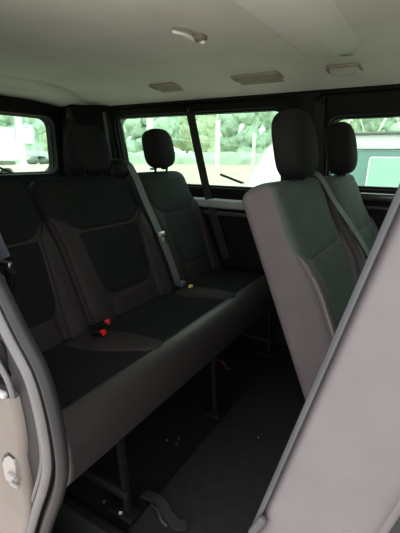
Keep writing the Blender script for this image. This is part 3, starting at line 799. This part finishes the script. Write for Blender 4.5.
# tall sports fence
posts = [(-22.374, 28.455), (-24.881, 45.502), (-31.642, 72.619)]
f = thing('sports_fence', (-25, 40, GZ), 'tall fence of white posts and green mesh across the field beyond the far side window', 'fence')
for x, y in posts:
    bm = bmesh.new(); r = .16 * (1 + y / 120); sweep(bm, [(x, y, GZ), (x, y, GZ + 6.0)], [(-r, -r), (r, -r), (r, r), (-r, r)])
    from_bm('post', bm, M['concrete'], f, smooth=False)
bm = bmesh.new()
for (x0, y0), (x1, y1) in zip(posts, posts[1:]):
    for z in (GZ + 1.5, GZ + 3.2, GZ + 5.6):
        tube(bm, [(x0, y0, z), (x1, y1, z)], .025, 6)
from_bm('rail', bm, M['concrete'], f)

def tree(x, y, h, r, m, label, seed):
    rnd = random.Random(seed)
    t = thing('tree', (x, y, GZ), label, 'tree', 'trees along the field edge')
    bm = bmesh.new(); tube(bm, [(x, y, GZ), (x + .1, y, GZ + h * .35), (x, y + .1, GZ + h * .6)], r * .07, 8, Vector((0, 1, .01))); from_bm('trunk', bm, M['bark'], t)
    bm = bmesh.new()
    for k in range(24):
        a = rnd.uniform(0, 2 * PI); q = rnd.uniform(0, .62) * r; hh = rnd.uniform(.12, .84) * h
        rr = r * rnd.uniform(.32, .5)
        b2 = bmesh.new(); bmesh.ops.create_icosphere(b2, subdivisions=3, radius=1)
        for v in b2.verts:
            n = 1 + .22 * math.sin(v.co.x * 7 + k) * math.sin(v.co.y * 6 + k * 2) + rnd.uniform(-.10, .10)
            v.co = v.co * rr * n
        b2.transform(Matrix.Translation((x + q * math.cos(a), y + q * math.sin(a), GZ + hh)))
        me = bpy.data.meshes.new('t'); b2.to_mesh(me); b2.free(); bm.from_mesh(me); bpy.data.meshes.remove(me)
    from_bm('crown', bm, M[m], t, sharp=0)
words = ['first', 'second', 'third', 'fourth', 'fifth', 'sixth', 'seventh', 'eighth', 'ninth', 'tenth', 'eleventh', 'twelfth', 'thirteenth', 'fourteenth']
for row, (d, n, a0, st, h0, r) in enumerate(((94, 14, -72, 6.0, 13, 4.0), (111, 14, -69, 6.0, 18, 4.8))):
    for i in range(n):
        a = math.radians(a0 + st * i); m = 'leaf' if (i + row) % 3 == 1 else 'leaf2'
        tone = 'pale green' if m == 'leaf' else 'blue-green'
        tree(d * math.sin(a), d * math.cos(a), h0 + 1.2 * ((i * 7) % 3), r, m, f'{tone} leafy tree, {words[i]} from the left in the {("nearer", "taller farther")[row]} row beyond the field', 30 + i + 40 * row)
# low hedge in front of the trees
bm = bmesh.new(); rnd = random.Random(9); R = []
for i in range(70):
    an = math.radians(lerp(-72, 6, i / 69)); row = []
    for a, b in ((0, 0), (0, .6), (.2, .95), (.5, 1), (.8, .95), (1, .6), (1, 0)):
        d = 81.5 + a * 2.5 + rnd.uniform(-.3, .3)
        row.append(Vector((d * math.sin(an), d * math.cos(an), GZ + b * (2.2 + rnd.uniform(-.3, .4)))))
    R.append(row)
add_grid(bm, R); tag(from_bm('hedge', bm, M['leaf2'], sharp=0), 'long clipped green hedge along the foot of the trees', 'hedge')

# white lattice barrier behind the parked van
f = thing('lattice_barrier', (-1, 30, GZ), 'white diagonal lattice barrier above the roof of the parked van', 'fence')
bm = bmesh.new()
for i in range(8):
    x = -9 + 2.3 * i
    tube(bm, [(x, 30, 1.7), (x + 1.15, 30, 4.4)], .07, 6); tube(bm, [(x + 1.15, 30, 4.4), (x + 2.3, 30, 1.7)], .03, 6)
from_bm('diagonal_bar', bm, M['concrete'], f)
for i in range(8):
    bm = bmesh.new(); tube(bm, [(-9 + 2.6 * i, 30, GZ), (-9 + 2.6 * i, 30, 1.9)], .07, 8); from_bm('post', bm, M['concrete'], f)
bm = bmesh.new(); tube(bm, [(-9.5, 30, 1.75), (9.5, 30, 1.75)], .06, 6); from_bm('rail', bm, M['concrete'], f)

# behind the rear window
t = thing('lamp_post', (-12, 8.40, GZ), 'thick white post close behind the rear window', 'post')
bm = bmesh.new(); rows = [[Vector((-12 + r * math.cos(a), 8.38 + r * math.sin(a), z)) for a in [2 * PI * i / 16 for i in range(16)]] for z, r in ((GZ, .15), (GZ + .3, .15), (GZ + .32, .12), (5.5, .105), (5.55, .06))]
add_grid(bm, rows, True, True, True); from_bm('shaft', bm, M['concrete'], t)
bm = bmesh.new(); rbox(bm, (-12, 8.38, GZ + .03), (.5, .5, .06), .02, 2); from_bm('base', bm, M['concrete'], t)
t = thing('white_board', (-14, 10.0, GZ), 'white rectangular board on a stand just right of the white post', 'sign')
bm = bmesh.new(); rbox(bm, (-14, 10.03, 1.75), (.06, .66, .55), .05, 3); from_bm('panel', bm, M['white_paint'], t)
bm = bmesh.new(); tube(bm, [(-14.04, 9.75, GZ), (-14.04, 9.75, 1.6)], .03, 8); from_bm('leg', bm, M['concrete'], t)
t = thing('box_trailer', (-20, 12.6, GZ), 'white box trailer left of the white post behind the rear window', 'trailer')
bm = bmesh.new(); rbox(bm, (-21, 11.6, 1.55), (3.0, 3.6, 1.7), .12, 3); from_bm('box', bm, M['white_paint'], t)
bm = bmesh.new(); rbox(bm, (-21, 11.6, .6), (2.8, 3.3, .18), .03, 2); from_bm('chassis', bm, M['grey_trim'], t)
for y in (10.4, 12.8):
    bm = bmesh.new(); bmesh.ops.create_cone(bm, cap_ends=True, segments=24, radius1=.45, radius2=.45, depth=.3, matrix=Matrix.Translation((-19.8, y, GZ + .45)) @ Matrix.Rotation(PI / 2, 4, 'X'))
    from_bm('wheel', bm, M['tyre'], t)
t = thing('distant_car', (-60.5, 45.3, GZ), 'small dark grey car parked far off beyond the rear window', 'car')
bm = bmesh.new(); cp = [(-1.9, .25), (-1.95, .7), (-1.2, .85), (-.6, 1.4), (.7, 1.42), (1.3, .9), (1.95, .8), (1.95, .25)]
cx, cy = -60.5, 45.3
add_grid(bm, [[Vector((cx + dy, cy + a, GZ + z)) for a, z in cp] for dy in (-.85, .85)], True, True, True)
from_bm('body', bm, M['grey_trim'], t, sharp=30)
bm = bmesh.new(); rbox(bm, (cx + .1, cy + .1, GZ + 1.1), (1.75, 1.5, .34), .08, 2); from_bm('window', bm, M['black'], t)
for a in (-1.2, 1.2):
    bm = bmesh.new(); bmesh.ops.create_cone(bm, cap_ends=True, segments=20, radius1=.32, radius2=.32, depth=1.8, matrix=Matrix.Translation((cx, cy + a, GZ + .32)) @ Matrix.Rotation(PI / 2, 4, 'Y'))
    from_bm('wheel', bm, M['tyre'], t)


# ------------------------------------------------------------------ light: overcast sky
w = bpy.data.worlds.new('overcast'); S.world = w; w.use_nodes = True
nt = w.node_tree; bg = nt.nodes['Background']
tc = nt.nodes.new('ShaderNodeTexCoord'); sep = nt.nodes.new('ShaderNodeSeparateXYZ'); nt.links.new(tc.outputs['Generated'], sep.inputs[0])
rp = nt.nodes.new('ShaderNodeValToRGB'); rp.color_ramp.elements[0].position = 0; rp.color_ramp.elements[0].color = (.86, .93, .88, 1)
rp.color_ramp.elements[1].position = .8; rp.color_ramp.elements[1].color = (1, .99, 1, 1)
nt.links.new(sep.outputs['Z'], rp.inputs['Fac']); nt.links.new(rp.outputs['Color'], bg.inputs['Color'])
bg.inputs['Strength'].default_value = 1.0

# ------------------------------------------------------------------ camera
cam = bpy.data.cameras.new('camera'); co = bpy.data.objects.new('camera', cam); COL.objects.link(co)
YAW, PIT, ROLL = (math.radians(a) for a in (31.0, 16.0, .5))
fw = Vector((-math.sin(YAW) * math.cos(PIT), math.cos(YAW) * math.cos(PIT), -math.sin(PIT)))
rt = Vector((math.cos(YAW), math.sin(YAW), 0)); up = rt.cross(fw)
r2 = rt * math.cos(ROLL) + up * math.sin(ROLL); u2 = up * math.cos(ROLL) - rt * math.sin(ROLL)
mw = Matrix.Identity(4)
for i in range(3): mw[i][0], mw[i][1], mw[i][2] = r2[i], u2[i], -fw[i]
mw[0][3], mw[1][3], mw[2][3] = 0, 0, 1.05
co.matrix_world = mw
cam.sensor_fit = 'VERTICAL'; cam.sensor_height = 24; cam.lens = 385 / 533 * 24; cam.clip_start = .02; cam.clip_end = 500
S.camera = co

S.view_settings.view_transform = 'Standard'; S.view_settings.look = 'None'; S.view_settings.gamma = 1
S.view_settings.use_curve_mapping = False
S.view_settings.exposure = 2.2
